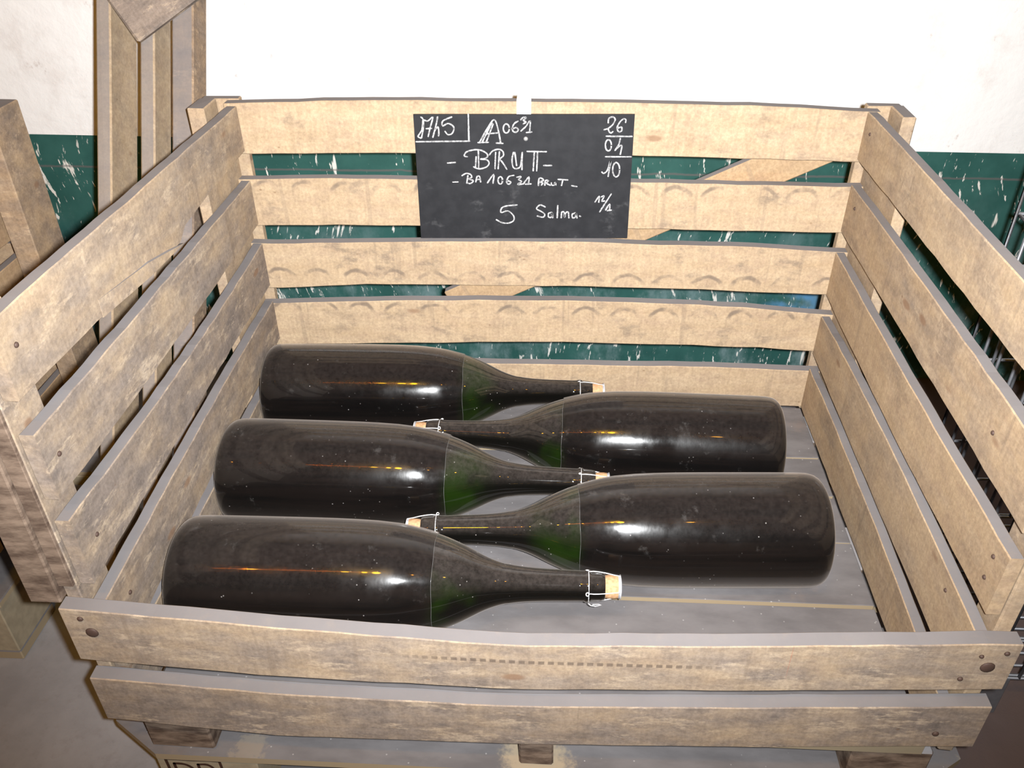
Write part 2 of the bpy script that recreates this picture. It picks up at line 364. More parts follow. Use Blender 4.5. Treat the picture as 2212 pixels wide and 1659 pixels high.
RIGHT = {
  'R1': ([(-0.03, 0.6228), (0.073, 0.6245), (0.175, 0.6259), (0.277, 0.6269), (0.38, 0.6277), (0.483, 0.6282), (0.585, 0.6283), (0.688, 0.6282), (0.79, 0.6277)],
         [(-0.03, 0.544), (0.073, 0.5445), (0.175, 0.5449), (0.277, 0.5451), (0.38, 0.545), (0.483, 0.5447), (0.585, 0.5442), (0.688, 0.5434), (0.79, 0.5425)]),
  'R2': ([(-0.03, 0.4947), (0.073, 0.4963), (0.175, 0.4974), (0.277, 0.4982), (0.38, 0.4986), (0.483, 0.4985), (0.585, 0.4981), (0.688, 0.4972), (0.79, 0.4959)],
         [(-0.03, 0.3992), (0.073, 0.3998), (0.175, 0.4005), (0.277, 0.4013), (0.38, 0.4021), (0.483, 0.403), (0.585, 0.4041), (0.688, 0.4052), (0.79, 0.4063)]),
  'R3': ([(-0.03, 0.3602), (0.073, 0.3587), (0.175, 0.3578), (0.277, 0.3573), (0.38, 0.3573), (0.483, 0.3579), (0.585, 0.3589), (0.688, 0.3603), (0.79, 0.3623)],
         [(-0.03, 0.2668), (0.073, 0.2641), (0.175, 0.2622), (0.277, 0.2613), (0.38, 0.2613), (0.483, 0.2623), (0.585, 0.2641), (0.688, 0.2669), (0.79, 0.2706)]),
  'R4': ([(-0.03, 0.2272), (0.073, 0.2329), (0.175, 0.2369), (0.277, 0.2391), (0.38, 0.2395), (0.483, 0.2382), (0.585, 0.2352), (0.688, 0.2303), (0.79, 0.2238)],
         [(-0.03, 0.1319), (0.073, 0.1308), (0.175, 0.1303), (0.277, 0.1301), (0.38, 0.1304), (0.483, 0.1312), (0.585, 0.1323), (0.688, 0.134), (0.79, 0.136)]),
  'R5': ([(-0.03, 0.0778), (0.073, 0.0862), (0.175, 0.0929), (0.277, 0.0979), (0.38, 0.1014), (0.483, 0.1032), (0.585, 0.1033), (0.688, 0.1018), (0.79, 0.0987)],
         [(0.0, 0.003), (0.3, 0.006), (0.5, 0.006), (0.79, 0.002)]),
}
FRONT = {
  'F1': ([(-0.015, 0.238), (0.236, 0.218), (0.528, 0.202), (0.812, 0.218), (1.131, 0.242)],
         [(-0.033, 0.139), (0.22, 0.12), (0.527, 0.114), (0.825, 0.131), (1.141, 0.156)]),
  'F2': ([(-0.038, 0.1), (0.214, 0.082), (0.527, 0.077), (0.83, 0.095), (1.141, 0.12)],
         [(-0.041, 0.009), (0.198, -0.015), (0.526, -0.009), (0.842, 0.008), (1.134, 0.034)]),
}
CHALK = [
  [(0.3298, 0.6123), (0.3334, 0.6079), (0.333, 0.5945), (0.3311, 0.5855), (0.3284, 0.5753)] ,
  [(0.3327, 0.6057), (0.3306, 0.5911), (0.3261, 0.5832), (0.3223, 0.5777), (0.3272, 0.5747)] ,
  [(0.335, 0.6073), (0.3416, 0.6055), (0.3509, 0.6125), (0.3454, 0.5946), (0.3404, 0.5777)] ,
  [(0.3379, 0.5918), (0.3475, 0.5924)] ,
  [(0.3593, 0.6131), (0.357, 0.6026), (0.3522, 0.5868), (0.3488, 0.5766)] ,
  [(0.3522, 0.5874), (0.3588, 0.5953), (0.3601, 0.5881), (0.3592, 0.579)] ,
  [(0.3842, 0.6131), (0.3683, 0.606), (0.3676, 0.5971), (0.377, 0.6017), (0.3857, 0.5973), (0.3871, 0.5906), (0.3828, 0.5832), (0.376, 0.5817), (0.3712, 0.5873)] ,
  [(0.4137, 0.6186), (0.4131, 0.5706)] ,
  [(0.3183, 0.5681), (0.4143, 0.5704)] ,
  [(0.4322, 0.5685), (0.4445, 0.5901), (0.4587, 0.6092), (0.4656, 0.5915), (0.4697, 0.5678)] ,
  [(0.444, 0.5692), (0.4511, 0.5868), (0.4569, 0.6014)] ,
  [(0.4373, 0.5697), (0.4548, 0.6036)] ,
  [(0.4443, 0.5839), (0.4667, 0.5859)] ,
  [(0.4293, 0.5679), (0.4479, 0.5687)] ,
  [(0.4619, 0.5675), (0.4737, 0.567)] ,
  [(0.4854, 0.5939), (0.4849, 0.5904), (0.4834, 0.5876), (0.4812, 0.586), (0.4788, 0.586), (0.4767, 0.5875), (0.4753, 0.5903), (0.4748, 0.5938), (0.4753, 0.5973), (0.4769, 0.6001), (0.479, 0.6017), (0.4814, 0.6017), (0.4835, 0.6002), (0.4849, 0.5974), (0.4854, 0.5939)] ,
  [(0.5006, 0.6069), (0.494, 0.6024), (0.4906, 0.5934), (0.4934, 0.5879), (0.4984, 0.5879), (0.5012, 0.5919), (0.4973, 0.5957), (0.4917, 0.5934)] ,
  [(0.5056, 0.6097), (0.51, 0.6136), (0.515, 0.6131), (0.51, 0.6086), (0.515, 0.6059), (0.51, 0.6025)] ,
  [(0.5061, 0.5897), (0.5144, 0.5976), (0.5221, 0.6076), (0.5211, 0.5876)] ,
  [(0.5156, 0.587), (0.525, 0.5882)] ,
  [(0.4093, 0.5418), (0.4037, 0.5434), (0.4073, 0.5499), (0.4154, 0.5534), (0.4267, 0.5551), (0.4368, 0.5531), (0.4446, 0.548), (0.4456, 0.5422), (0.4398, 0.5387), (0.433, 0.538)] ,
  [(0.433, 0.5374), (0.4443, 0.5364), (0.4482, 0.5306), (0.4446, 0.5241), (0.4359, 0.5204), (0.4279, 0.5197), (0.42, 0.5232)] ,
  [(0.4252, 0.542), (0.4235, 0.5232)] ,
  [(0.4295, 0.5536), (0.4293, 0.5215)] ,
  [(0.4491, 0.5457), (0.4549, 0.5528), (0.4651, 0.5563), (0.4729, 0.553), (0.4745, 0.5449), (0.467, 0.5384)] ,
  [(0.467, 0.5384), (0.4726, 0.5321), (0.4804, 0.5193)] ,
  [(0.4605, 0.5505), (0.4588, 0.5202)] ,
  [(0.4673, 0.5518), (0.4645, 0.5202)] ,
  [(0.4926, 0.5509), (0.4899, 0.5393), (0.491, 0.5253), (0.4964, 0.5207), (0.5044, 0.5243), (0.5067, 0.5372), (0.5084, 0.5511)] ,
  [(0.4949, 0.5509), (0.4981, 0.5266)] ,
  [(0.5084, 0.5511), (0.5076, 0.5191)] ,
  [(0.3728, 0.5296), (0.3872, 0.531)] ,
  [(0.3809, 0.4938), (0.3902, 0.4942)] ,
  [(0.3982, 0.5063), (0.4058, 0.5106), (0.4138, 0.5089), (0.4159, 0.5035), (0.4106, 0.5002), (0.4186, 0.497), (0.4132, 0.4915), (0.4063, 0.4926)] ,
  [(0.4091, 0.5064), (0.4063, 0.492)] ,
  [(0.4231, 0.4947), (0.4258, 0.5049), (0.4304, 0.5049), (0.432, 0.4948)] ,
  [(0.4239, 0.4992), (0.431, 0.4998)] ,
  [(0.4445, 0.4932), (0.4563, 0.5095), (0.4546, 0.4927)] ,
  [(0.4723, 0.4984), (0.4718, 0.4953), (0.4707, 0.4929), (0.469, 0.4915), (0.4671, 0.4915), (0.4655, 0.4928), (0.4644, 0.4952), (0.464, 0.4982), (0.4645, 0.5013), (0.4657, 0.5037), (0.4673, 0.505), (0.4692, 0.5051), (0.4708, 0.5038), (0.4719, 0.5014), (0.4723, 0.4984)] ,
  [(0.4929, 0.5082), (0.4837, 0.5057), (0.4796, 0.4955), (0.4836, 0.4913), (0.4873, 0.4956), (0.4808, 0.4979)] ,
  [(0.4986, 0.5047), (0.5061, 0.506), (0.5015, 0.5003), (0.5072, 0.4968), (0.4997, 0.4912), (0.5106, 0.4923)] ,
  [(0.5112, 0.4935), (0.5204, 0.5056), (0.5193, 0.4918)] ,
  [(0.5141, 0.4918), (0.5244, 0.4925)] ,
  [(0.5167, 0.5531), (0.5513, 0.553)] ,
  [(0.5298, 0.5522), (0.528, 0.5173)] ,
  [(0.5356, 0.5522), (0.5344, 0.5174)] ,
  [(0.5469, 0.5275), (0.5612, 0.5277)] ,
  [(0.6583, 0.6061), (0.6589, 0.6133), (0.6658, 0.6164), (0.67, 0.6114), (0.6657, 0.6021), (0.6588, 0.5963), (0.6518, 0.5937)] ,
  [(0.6584, 0.5958), (0.6629, 0.5881), (0.6674, 0.5907)] ,
  [(0.6883, 0.607), (0.6884, 0.6116), (0.6843, 0.6131), (0.6776, 0.6063), (0.6743, 0.597), (0.6776, 0.5903), (0.6826, 0.5925), (0.6817, 0.5987), (0.6757, 0.597)] ,
  [(0.656, 0.5823), (0.7012, 0.5823)] ,
  [(0.6661, 0.5661), (0.6659, 0.5617), (0.6646, 0.5582), (0.6625, 0.5562), (0.6601, 0.5562), (0.6579, 0.5581), (0.6562, 0.5616), (0.6554, 0.566), (0.6557, 0.5703), (0.657, 0.5738), (0.659, 0.5758), (0.6614, 0.5758), (0.6637, 0.5739), (0.6654, 0.5704), (0.6661, 0.5661)] ,
  [(0.6809, 0.5789), (0.679, 0.5678), (0.673, 0.5569)] ,
  [(0.6759, 0.5604), (0.6843, 0.5663), (0.6828, 0.5498)] ,
  [(0.657, 0.5452), (0.7023, 0.5457)] ,
  [(0.6518, 0.5168), (0.6561, 0.5145), (0.662, 0.5214), (0.6663, 0.5377), (0.6636, 0.5088)] ,
  [(0.6835, 0.5217), (0.6833, 0.5159), (0.6818, 0.5112), (0.6795, 0.5085), (0.6767, 0.5085), (0.674, 0.5111), (0.6719, 0.5157), (0.671, 0.5215), (0.6712, 0.5273), (0.6727, 0.5319), (0.6751, 0.5345), (0.6778, 0.5345), (0.6805, 0.532), (0.6826, 0.5274), (0.6835, 0.5217)] ,
  [(0.5378, 0.4897), (0.539, 0.5031), (0.5452, 0.5026), (0.5465, 0.4993), (0.5404, 0.4967), (0.5458, 0.4943), (0.5432, 0.4907)] ,
  [(0.5496, 0.4904), (0.5505, 0.4994), (0.5559, 0.4989), (0.5522, 0.4946), (0.5592, 0.4906)] ,
  [(0.5613, 0.4951), (0.5622, 0.4909), (0.5669, 0.4912), (0.5679, 0.4959), (0.5699, 0.491)] ,
  [(0.5734, 0.5019), (0.591, 0.5011)] ,
  [(0.582, 0.5004), (0.5798, 0.4903)] ,
  [(0.5983, 0.4903), (0.6079, 0.4887)] ,
  [(0.4986, 0.4514), (0.4729, 0.4474), (0.4684, 0.436), (0.4814, 0.4393), (0.4917, 0.4303), (0.492, 0.4201), (0.4812, 0.4147), (0.469, 0.416), (0.4596, 0.4214)] ,
  [(0.5508, 0.4483), (0.5414, 0.4521), (0.5346, 0.4447), (0.5432, 0.4394), (0.5502, 0.4337), (0.5468, 0.4279), (0.5365, 0.4301)] ,
  [(0.5625, 0.4375), (0.5574, 0.4356), (0.5575, 0.4283), (0.5631, 0.4287), (0.5633, 0.4379), (0.5652, 0.4269)] ,
  [(0.5741, 0.4517), (0.5735, 0.4271)] ,
  [(0.5812, 0.4272), (0.5818, 0.4382), (0.5861, 0.4383), (0.5872, 0.4282), (0.5892, 0.4374), (0.5938, 0.4384), (0.5953, 0.4274)] ,
  [(0.607, 0.4375), (0.6012, 0.4345), (0.6022, 0.4275), (0.6078, 0.4295), (0.6078, 0.4377), (0.6104, 0.4273)] ,
  [(0.615, 0.4314), (0.6171, 0.4307)] ,
  [(0.6423, 0.4595), (0.6496, 0.4709), (0.6492, 0.4593)] ,
  [(0.6536, 0.4697), (0.658, 0.4716), (0.6566, 0.4666), (0.6545, 0.4615), (0.6599, 0.462)] ,
  [(0.6712, 0.4757), (0.6517, 0.4403)] ,
  [(0.6626, 0.4441), (0.6695, 0.456), (0.6697, 0.4433)] ,
  [(0.6657, 0.4429), (0.6731, 0.4441)] ,
]
LV = [(0.634, 0.542), (0.495, 0.401), (0.363, 0.265), (0.230, 0.132), (0.099, 0.003)]
def rnd(g, d, w=0.0, a=0.0): return (max(0, g + random.uniform(-.06, .06)), max(0, d + random.uniform(-.08, .08)), max(0, w + random.uniform(-.1, .1)), a)

def slat(root, side, W, D, top, bot, t0, t1, color, mat, off, n=18):
    if side == 'back':
        me, tm, zm = board_mesh('slat', top, bot, t0, t1, TH, n); loc = (tm, D, zm); rz = 0.0
    elif side == 'left':
        me, tm, zm = board_mesh('slat', top, bot, t0, t1, 0.0185, n); loc = (0.0, tm, zm); rz = math.pi / 2
    elif side == 'right':
        me, tm, zm = board_mesh('slat', top, bot, t0, t1, 0.017, n, flip=True); loc = (W, tm, zm); rz = -math.pi / 2
    else:
        me, tm, zm = board_mesh('slat', top, bot, t0, t1, TH, n, flip=True); loc = (tm, 0.0, zm); rz = math.pi
    return link('slat', me, root, Vector(loc) + off, rz, mat, color)

NAILM = simple('rusty_nail', (0.075, 0.045, 0.035), 0.6, 0.4)
def nail(root, p, r, axis, off=Vector((0, 0, 0))):
    """domed nail head facing along axis (-Y or +X/-X)."""
    me = lathe_mesh('nail_head', [(0.0, r), (0.0012, r * .92), (0.0022, r * .6), (0.0027, r * .2)], 14)
    rot = {'-Y': Matrix.Rotation(-math.pi / 2, 3, 'Z'), '+X': Matrix.Identity(3), '-X': Matrix.Rotation(math.pi, 3, 'Z')}[axis]
    return link('nail_head', me, root, Vector(p) + off, 0, NAILM, None, rot)

def crate_base(root, W, D, off, planks, skids):
    for i, (a, b, z) in enumerate(planks):
        me, c = box_mesh('floor_plank', 0.0, W, a, b, -0.022 + z, z, 0.0010, 0.0004)
        link('floor_plank', me, root, c + off, 0, PLANK)
    for (x0, x1, y0, y1) in skids:
        box('skid_block', root, x0, x1, y0, y1, -0.0965, -0.0235, DARKW, None, 0.003, 0.0015, off)

# ---- the crate in the middle
crate = thing('slatted_crate', 'open slatted wooden crate with a low front, holding five large dark bottles', 'crate', (0.55, 0.39, -0.098))
W_, D_ = 1.10, 0.7863; O0 = Vector((0, 0, 0))
for k, col in (('S1', (0.06, .55, .05, 0)), ('S2', (0.10, .6, .1, .58)), ('S3', (0.16, .75, .1, .13)), ('S4', (0.14, .6, .1, .60)), ('S5', (0.16, .4, .1, 0))):
    tp, bt = BACK[k]
    slat(crate, 'back', W_, D_, tp, bt, -0.0225, W_ + 0.0225, col, WOODR if k in ('S2', 'S3', 'S4') else WOOD, O0, 26)
for k, g in (('L1', .48), ('L2', .66), ('L3', .78), ('L4', .66), ('L5', .6)):
    tp, bt = LEFT[k]
    slat(crate, 'left', W_, D_, tp, bt, 0.003, D_ - 0.0005, rnd(g, .55, .1), WOOD, O0, 26)
for k, g in (('R1', .30), ('R2', .32), ('R3', .34), ('R4', .36), ('R5', .36)):
    tp, bt = RIGHT[k]
    slat(crate, 'right', W_, D_, tp, bt, 0.003, D_ - 0.0005, rnd(g, .22, .25), WOOD, O0, 22)
slat(crate, 'front', W_, D_, *FRONT['F1'], -0.042, 1.143, (.55, .2, .05, 0), WOODD, O0, 30)
slat(crate, 'front', W_, D_, *FRONT['F2'], -0.042, 1.143, (.66, .55, .15, 0), WOOD, O0, 30)
# long splinter torn off the lower edge of the top left slat
V = [(-0.006, 0.466, 0.512), (-0.006, 0.34, 0.5205), (0.0030, 0.34, 0.522), (0.0030, 0.34, 0.542), (-0.006, 0.34, 0.545), (0.004, 0.458, 0.5165),
     (0.0004, 0.20, 0.535), (0.0004, 0.20, 0.56), (-0.006, 0.20, 0.535), (-0.006, 0.20, 0.56)]
Fc = [(0, 5, 2, 1), (5, 3, 2), (5, 0, 4, 3), (0, 1, 4), (2, 3, 7, 6), (1, 2, 6, 8), (3, 4, 9, 7), (4, 1, 8, 9), (6, 7, 9, 8)]
cc = Vector((0.0, 0.36, 0.53)); me = fix(mesh('splinter', [Vector(v) - cc for v in V], Fc)); link('splinter', me, crate, cc, 0, WOOD, (.55, .55, .1, 0))
# corner boards and posts
BD = rnd(.35, .3, .2); FD = (.95, .95, .3, 0)
for nm, a in (('corner_board', (-0.042, -0.0225, 0.639, D_ + 0.0215, -0.02, 0.598)), ('corner_board', (W_ + 0.0225, W_ + 0.043, 0.622, D_ + 0.0215, -0.02, 0.598)),
              ('corner_board', (W_ + 0.0225, W_ + 0.043, 0.006, 0.057, -0.02, 0.633)),
              ('corner_post', (-0.074, -0.0425, 0.745, D_ + 0.021, -0.02, 0.634)), ('corner_post', (W_ + 0.0435, W_ + 0.066, 0.741, D_ + 0.021, -0.02, 0.632)),
              ('back_post', (-0.072, -0.003, D_ + 0.0228, D_ + 0.042, -0.02, 0.632)), ('back_post', (W_ + 0.006, W_ + 0.066, D_ + 0.0228, D_ + 0.042, -0.02, 0.630))):
    box(nm, crate, *a, WOOD, BD, 0.002, 0.0008)
box('corner_board', crate, -0.042, -0.0225, 0.0005, 0.066, -0.02, 0.64, WOOD, (.6, .3, .1, 0), 0.0015, 0.0006)
box('corner_cleat', crate, -0.0425, -0.0225, -0.006, 0.0, 0.262, 0.64, DARKW, None, 0.001)
box('corner_post', crate, -0.084, -0.0428, -0.012, 0.05, 0.237, 0.64, DARKW, None, 0.002)
# diagonal brace behind the back slats
p0, p1 = Vector((0.36, 0, 0.205)), Vector((1.06, 0, 0.553)); dd = (p1 - p0); L_ = dd.length; ang = math.atan2(dd.z, dd.x)
me, c = box_mesh('brace', -L_ / 2, L_ / 2, 0, 0.02, -0.034, 0.034, 0.002)
link('brace', me, crate, (p0 + p1) / 2 + Vector((0, D_ + 0.054, 0)), 0, WOOD, (.1, .1, .7, 0), Matrix.Rotation(-ang, 3, 'Y'))
crate_base(crate, W_, D_, O0, [(0.001, 0.118, -0.003), (0.120, 0.2405, -0.003), (0.246, 0.3845, 0.0), (0.388, 0.502, -0.001), (0.507, 0.614, 0.0), (0.620, D_ - 0.001, -0.001)],
           [(x0, x1, y0, y1) for (x0, x1) in ((-0.014, 0.082), (0.538, 0.588), (1.008, 1.118)) for (y0, y1) in ((0.003, 0.10), (0.35, 0.45), (0.70, 0.79))])
for p, r in (((-0.010, -0.0225, 0.196), .0085), ((1.113, -0.0225, 0.199), .009)): nail(crate, p, r, '-Y')
for p, r in (((1.128, -0.0225, 0.226), .0035), ((1.100, -0.0225, 0.219), .003), ((1.087, -0.0225, 0.175), .0035), ((1.088, -0.0225, 0.060), .0045), ((-0.018, -0.0225, 0.222), .004)): nail(crate, p, r, '-Y')
for (y, z) in ((0.03, 0.60), (0.03, 0.45), (0.04, 0.31), (0.06, 0.18)):
    nail(crate, (0.0, y, z), .0035, '+X')
for (y, z) in ((0.75, 0.60), (0.74, 0.47), (0.03, 0.335), (0.03, 0.30), (0.12, 0.45), (0.09, 0.21), (0.05, 0.16)):
    nail(crate, (W_, y, z), .0032, '-X')

# ================================================================== pallet under it
pal = thing('shipping_pallet', 'grey dusty wooden pallet with a stamped corner block under the crate', 'pallet', (0.55, 0.40, ZF))
def chamfer_deck(name, x0, x1, y0, y1, z0, z1, cl, cr, mat, root):
    """deck board with its front corners cut off."""
    c = Vector(((x0 + x1) / 2, (y0 + y1) / 2, (z0 + z1) / 2)); P = []
    P = [(x0 + cl[0], y0), (x1 - cr[0], y0), (x1, y0 + cr[1]), (x1, y1), (x0, y1), (x0, y0 + cl[1])]
    if cr[0] == 0: P = [(x0 + cl[0], y0), (x1, y0), (x1, y1), (x0, y1), (x0, y0 + cl[1])]
    if cl[0] == 0 and cr[0] == 0: P = P[:-1]
    n = len(P); V = [Vector((a, b, z)) - c for z in (z0, z1) for a, b in P]
    Fc = [tuple(range(n)), tuple(range(n, 2 * n))] + [(i, (i + 1) % n, n + (i + 1) % n, n + i) for i in range(n)]
    return link(name, fix(mesh(name, V, Fc)), root, c, 0, mat)
PX0, PX1 = -0.09, 1.19
for i, (a, b) in enumerate(((-0.007, 0.138), (0.185, 0.285), (0.33, 0.475), (0.52, 0.62), (0.66, 0.80))):
    chamfer_deck('deck_board', PX0, PX1, a, b, -0.112, -0.0985, (0.083, 0.052) if i == 0 else (0, 0), (0.083, 0.052) if i == 0 else (0, 0), PLANK, pal)
STAMPW = simple('pale_block_wood', (0.36, 0.30, 0.21), 0.85, 0.1)
for j, (a, b) in enumerate(((-0.003, 0.097), (0.33, 0.475), (0.70, 0.795))):
    for i, (x0, x1) in enumerate(((-0.012, 0.143), (0.50, 0.645), (1.0, 1.112))):
        bl = box('pallet_block', pal, x0, x1, a, b, ZF + 0.023, -0.1125, STAMPW, None, 0.002)
        if i == 0 and j == 0:
            VV, FF = [], []
            for st in ([(0.006, -0.205), (0.003, -0.117)], [(0.003, -0.117), (0.086, -0.117)], [(0.086, -0.117), (0.089, -0.205)], [(0.089, -0.205), (0.006, -0.205)],
                       [(0.016, -0.19), (0.014, -0.128)], [(0.014, -0.128), (0.030, -0.129), (0.041, -0.140), (0.044, -0.160), (0.041, -0.178), (0.030, -0.189), (0.016, -0.19)],
                       [(0.053, -0.19), (0.051, -0.128)], [(0.051, -0.128), (0.066, -0.128), (0.074, -0.140), (0.067, -0.154), (0.053, -0.156)],
                       [(0.053, -0.157), (0.070, -0.158), (0.079, -0.172), (0.071, -0.188), (0.053, -0.19)]):
                ribbon(VV, FF, st, 0.0052, 0.0)
            cc = Vector((0.046, 0, -0.16)); me = fix(mesh('burnt_stamp', [Vector(v) - cc for v in VV], FF))
            link('burnt_stamp', me, bl, cc + Vector((0, a - 0.0004, 0)), 0, simple('burnt_brand', (0.06, 0.03, 0.02), 0.9, 0.1))
for (a, b) in ((-0.003, 0.097), (0.33, 0.475), (0.70, 0.795)):
    box('base_board', pal, PX0 + 0.07, PX1 - 0.07, a, b, ZF, ZF + 0.0222, PLANK, None, 0.002)

# ================================================================== bottles
PROF = [(0.0, 0.040), (0.0, 0.070), (0.002, 0.081), (0.007, 0.0885), (0.015, 0.0922), (0.028, 0.0935), (0.10, 0.0937), (0.19, 0.0937), (0.25, 0.0932), (0.29, 0.0917),
        (0.32, 0.0893), (0.35, 0.0848), (0.375, 0.0786), (0.395, 0.0728), (0.415, 0.0655), (0.432, 0.0580), (0.448, 0.0500), (0.462, 0.0428), (0.475, 0.0372), (0.490, 0.0322), (0.508, 0.0285),
        (0.530, 0.0260), (0.560, 0.0243), (0.590, 0.0234), (0.615, 0.0229), (0.6175, 0.0242), (0.6235, 0.0243), (0.626, 0.0226), (0.640, 0.0213), (0.6455, 0.0200), (0.6465, 0.0185), (0.6465, 0.0172)]
def interp_prof(P, n):
    s = [0]
    for i in range(1, len(P)): s.append(s[-1] + math.hypot(P[i][0] - P[i - 1][0], P[i][1] - P[i - 1][1]))
    return P
def refine(P):
    Q = []
    for i in range(len(P) - 1):
        p0 = P[max(i - 1, 0)]; p1 = P[i]; p2 = P[i + 1]; p3 = P[min(i + 2, len(P) - 1)]
        if 0.26 <= p1[0] < 0.61:
            # monotone-ish Catmull-Rom in s
            for k in range(3):
                u = k / 3; h = p2[0] - p1[0]
                m1 = (p2[1] - p0[1]) / (p2[0] - p0[0]) * h; m2 = (p3[1] - p1[1]) / (p3[0] - p1[0]) * h
                r = (2 * u ** 3 - 3 * u * u + 1) * p1[1] + (u ** 3 - 2 * u * u + u) * m1 + (-2 * u ** 3 + 3 * u * u) * p2[1] + (u ** 3 - u * u) * m2
                Q.append((p1[0] + h * u, r))
        else: Q.append(p1)
    Q.append(P[-1]); return Q
PR = [(s, r * 0.982 if s < 0.5 else r) for s, r in refine(PROF)]
def rad(s): return float(np.interp(s, [p[0] for p in PR[2:]], [p[1] for p in PR[2:]]))
def bottle_glass():
    t = NT('dark_green_bottle_glass'); v = t.n('ShaderNodeTexCoord').outputs['Object']; vr = t.obj()
    s = t.sep(v)[0]
    n = t.noise(vr, 9.0, 3); n2 = t.noise(vr, 130.0, 4, 0.7)
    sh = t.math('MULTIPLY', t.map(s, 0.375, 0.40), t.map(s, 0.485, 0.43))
    c = t.mix(t.math('MULTIPLY', sh, t.map(n, 0.42, 0.66)), (0.0030, 0.0028, 0.0024), (0.0060, 0.0150, 0.0016))  # green patches paint flash light glowing through the shoulder into the opaque colour
    g = t.n('ShaderNodeNewGeometry'); nz = t.sep(g.outputs['Normal'])[2]
    dust = t.math('MULTIPLY', t.map(nz, 0.30, 1.05), t.map(n2, 0.2, 0.8, 0.05, 0.17))
    c = t.mix(dust, c, (0.26, 0.215, 0.195))
    sp = t.map(t.voro(vr, 85.0), 0.05, 0.11, 0.45, 0.0)
    c = t.mix(t.math('MULTIPLY', sp, t.map(t.noise(vr, 12.0, 2), 0.5, 0.65)), c, (0.45, 0.42, 0.40))
    r = t.math('ADD', 0.024, t.math('MULTIPLY', dust, 0.12))
    nd = t.n('ShaderNodeBsdfPrincipled', ins={'Base Color': c, 'Roughness': r, 'IOR': 1.52, 'Specular IOR Level': 0.5, 'Sheen Weight': 0.12, 'Sheen Roughness': 0.4, 'Sheen Tint': (0.9, 0.8, 0.72, 1)})
    return t.out(nd.outputs[0])
def film_mat():
    t = NT('clear_plastic_sleeve'); vr = t.obj()
    n = t.noise(vr, 18.0, 5, 0.6); st = t.noise(vr, 1.0, 4, 0.6, (3, 70, 70))
    g = t.n('ShaderNodeNewGeometry'); nz = t.sep(g.outputs['Normal'])[2]
    nd = t.n('ShaderNodeBsdfPrincipled', ins={'Roughness': t.map(n, 0.3, 0.7, 0.11, 0.28), 'IOR': 1.45, 'Specular IOR Level': 0.6, 'Sheen Weight': 0.30, 'Sheen Roughness': 0.45, 'Sheen Tint': (0.9, 0.78, 0.70, 1)})
    c = t.mix(t.map(st, 0.35, 0.65), (0.0035, 0.003, 0.0035), (0.011, 0.0075, 0.007))
    b = t.n('ShaderNodeBump', ins={'Strength': 0.10, 'Distance': 0.002, 'Height': t.noise(vr, 1.0, 3, 0.6, (40, 25, 25))})
    t.t.links.new(b.outputs[0], nd.inputs['Normal'])
    tr = t.n('ShaderNodeBsdfTransparent')
    fac = t.math('ADD', 0.35, t.math('MULTIPLY', t.map(nz, 0.2, 1.0), 0.10))
    sp = t.math('MULTIPLY', t.map(t.voro(vr, 62.0, (1, 1, 1)), 0.045, 0.085, 0.6, 0.0), t.map(t.noise(vr, 9.0, 2), 0.50, 0.62))
    smear = t.math('MULTIPLY', t.map(t.noise(vr, 26.0, 5, 0.7), 0.60, 0.72), 0.12)
    sp = t.math('MAXIMUM', sp, smear)
    c = t.mix(sp, c, (0.42, 0.40, 0.39)); t.t.links.new(c, nd.inputs['Base Color'])
    fac = t.math('ADD', fac, t.math('MULTIPLY', sp, 0.6))
    mx = t.n('ShaderNodeMixShader', ins={0: fac, 1: tr.outputs[0], 2: nd.outputs[0]})
    return t.out(mx.outputs[0])
GLASS, FILM = bottle_glass(), film_mat()
def cork_mat():
    t = NT('cork'); v = t.obj()
    c = t.mix(t.map(t.noise(v, 220.0, 4), 0.35, 0.7), (0.56, 0.345, 0.19), (0.42, 0.24, 0.125))
    return t.out(t.bsdf(c, 0.85, 0.15))
CORK = cork_mat(); WIRE = simple('bright_galvanised_wire', (0.85, 0.85, 0.87), 0.38, 0.6, 0.35); CAPM = simple('tin_cap', (0.66, 0.68, 0.74), 0.35, 0.5, 0.5)
glass_me = lathe_mesh('glass_body', PR, 80); glass_me.materials.append(GLASS)
def film_mesh():
    S_ = [0.004, 0.010, 0.02, 0.04] + list(np.linspace(0.07, 0.33, 9)) + list(np.linspace(0.34, 0.392, 9)); n = 80; V = []; Fc = []
    rr = random.Random(3); ph = [rr.uniform(0, 6.28) for _ in range(8)]
    for i, s in enumerate(S_):
        k_w = max(0, (s - 0.30) / 0.09)
        for k in range(n):
            a = 2 * math.pi * k / n
            d = 0.0009 + 0.0007 * k_w * (1 + math.sin(5 * a + ph[0]) * math.sin(11 * a + ph[1] + 30 * s))
            r = rad(s) + d
            V.append((s + (0.0005 * math.sin(7 * a + 1) if i == len(S_) - 1 else 0), r * math.cos(a), r * math.sin(a)))
    for i in range(len(S_) - 1):
        for k in range(n):
            k2 = (k + 1) % n; Fc.append((i * n + k, i * n + k2, (i + 1) * n + k2, (i + 1) * n + k))
    me = fix(mesh('plastic_sleeve', V, Fc, True)); me.materials.append(FILM); return me
film_me = film_mesh()
EDGE = simple('sleeve_rim', (0.20, 0.20, 0.20), 0.15, 0.6)
rim_me = tubes_mesh('sleeve_rim', [[(0.392 + 0.0005 * math.sin(7 * 2 * math.pi * k / 80 + 1), (rad(0.392) + 0.0014) * math.cos(2 * math.pi * k / 80), (rad(0.392) + 0.0014) * math.sin(2 * math.pi * k / 80)) for k in range(80)]], 0.00022, 5, (0,)); rim_me.materials.append(EDGE)
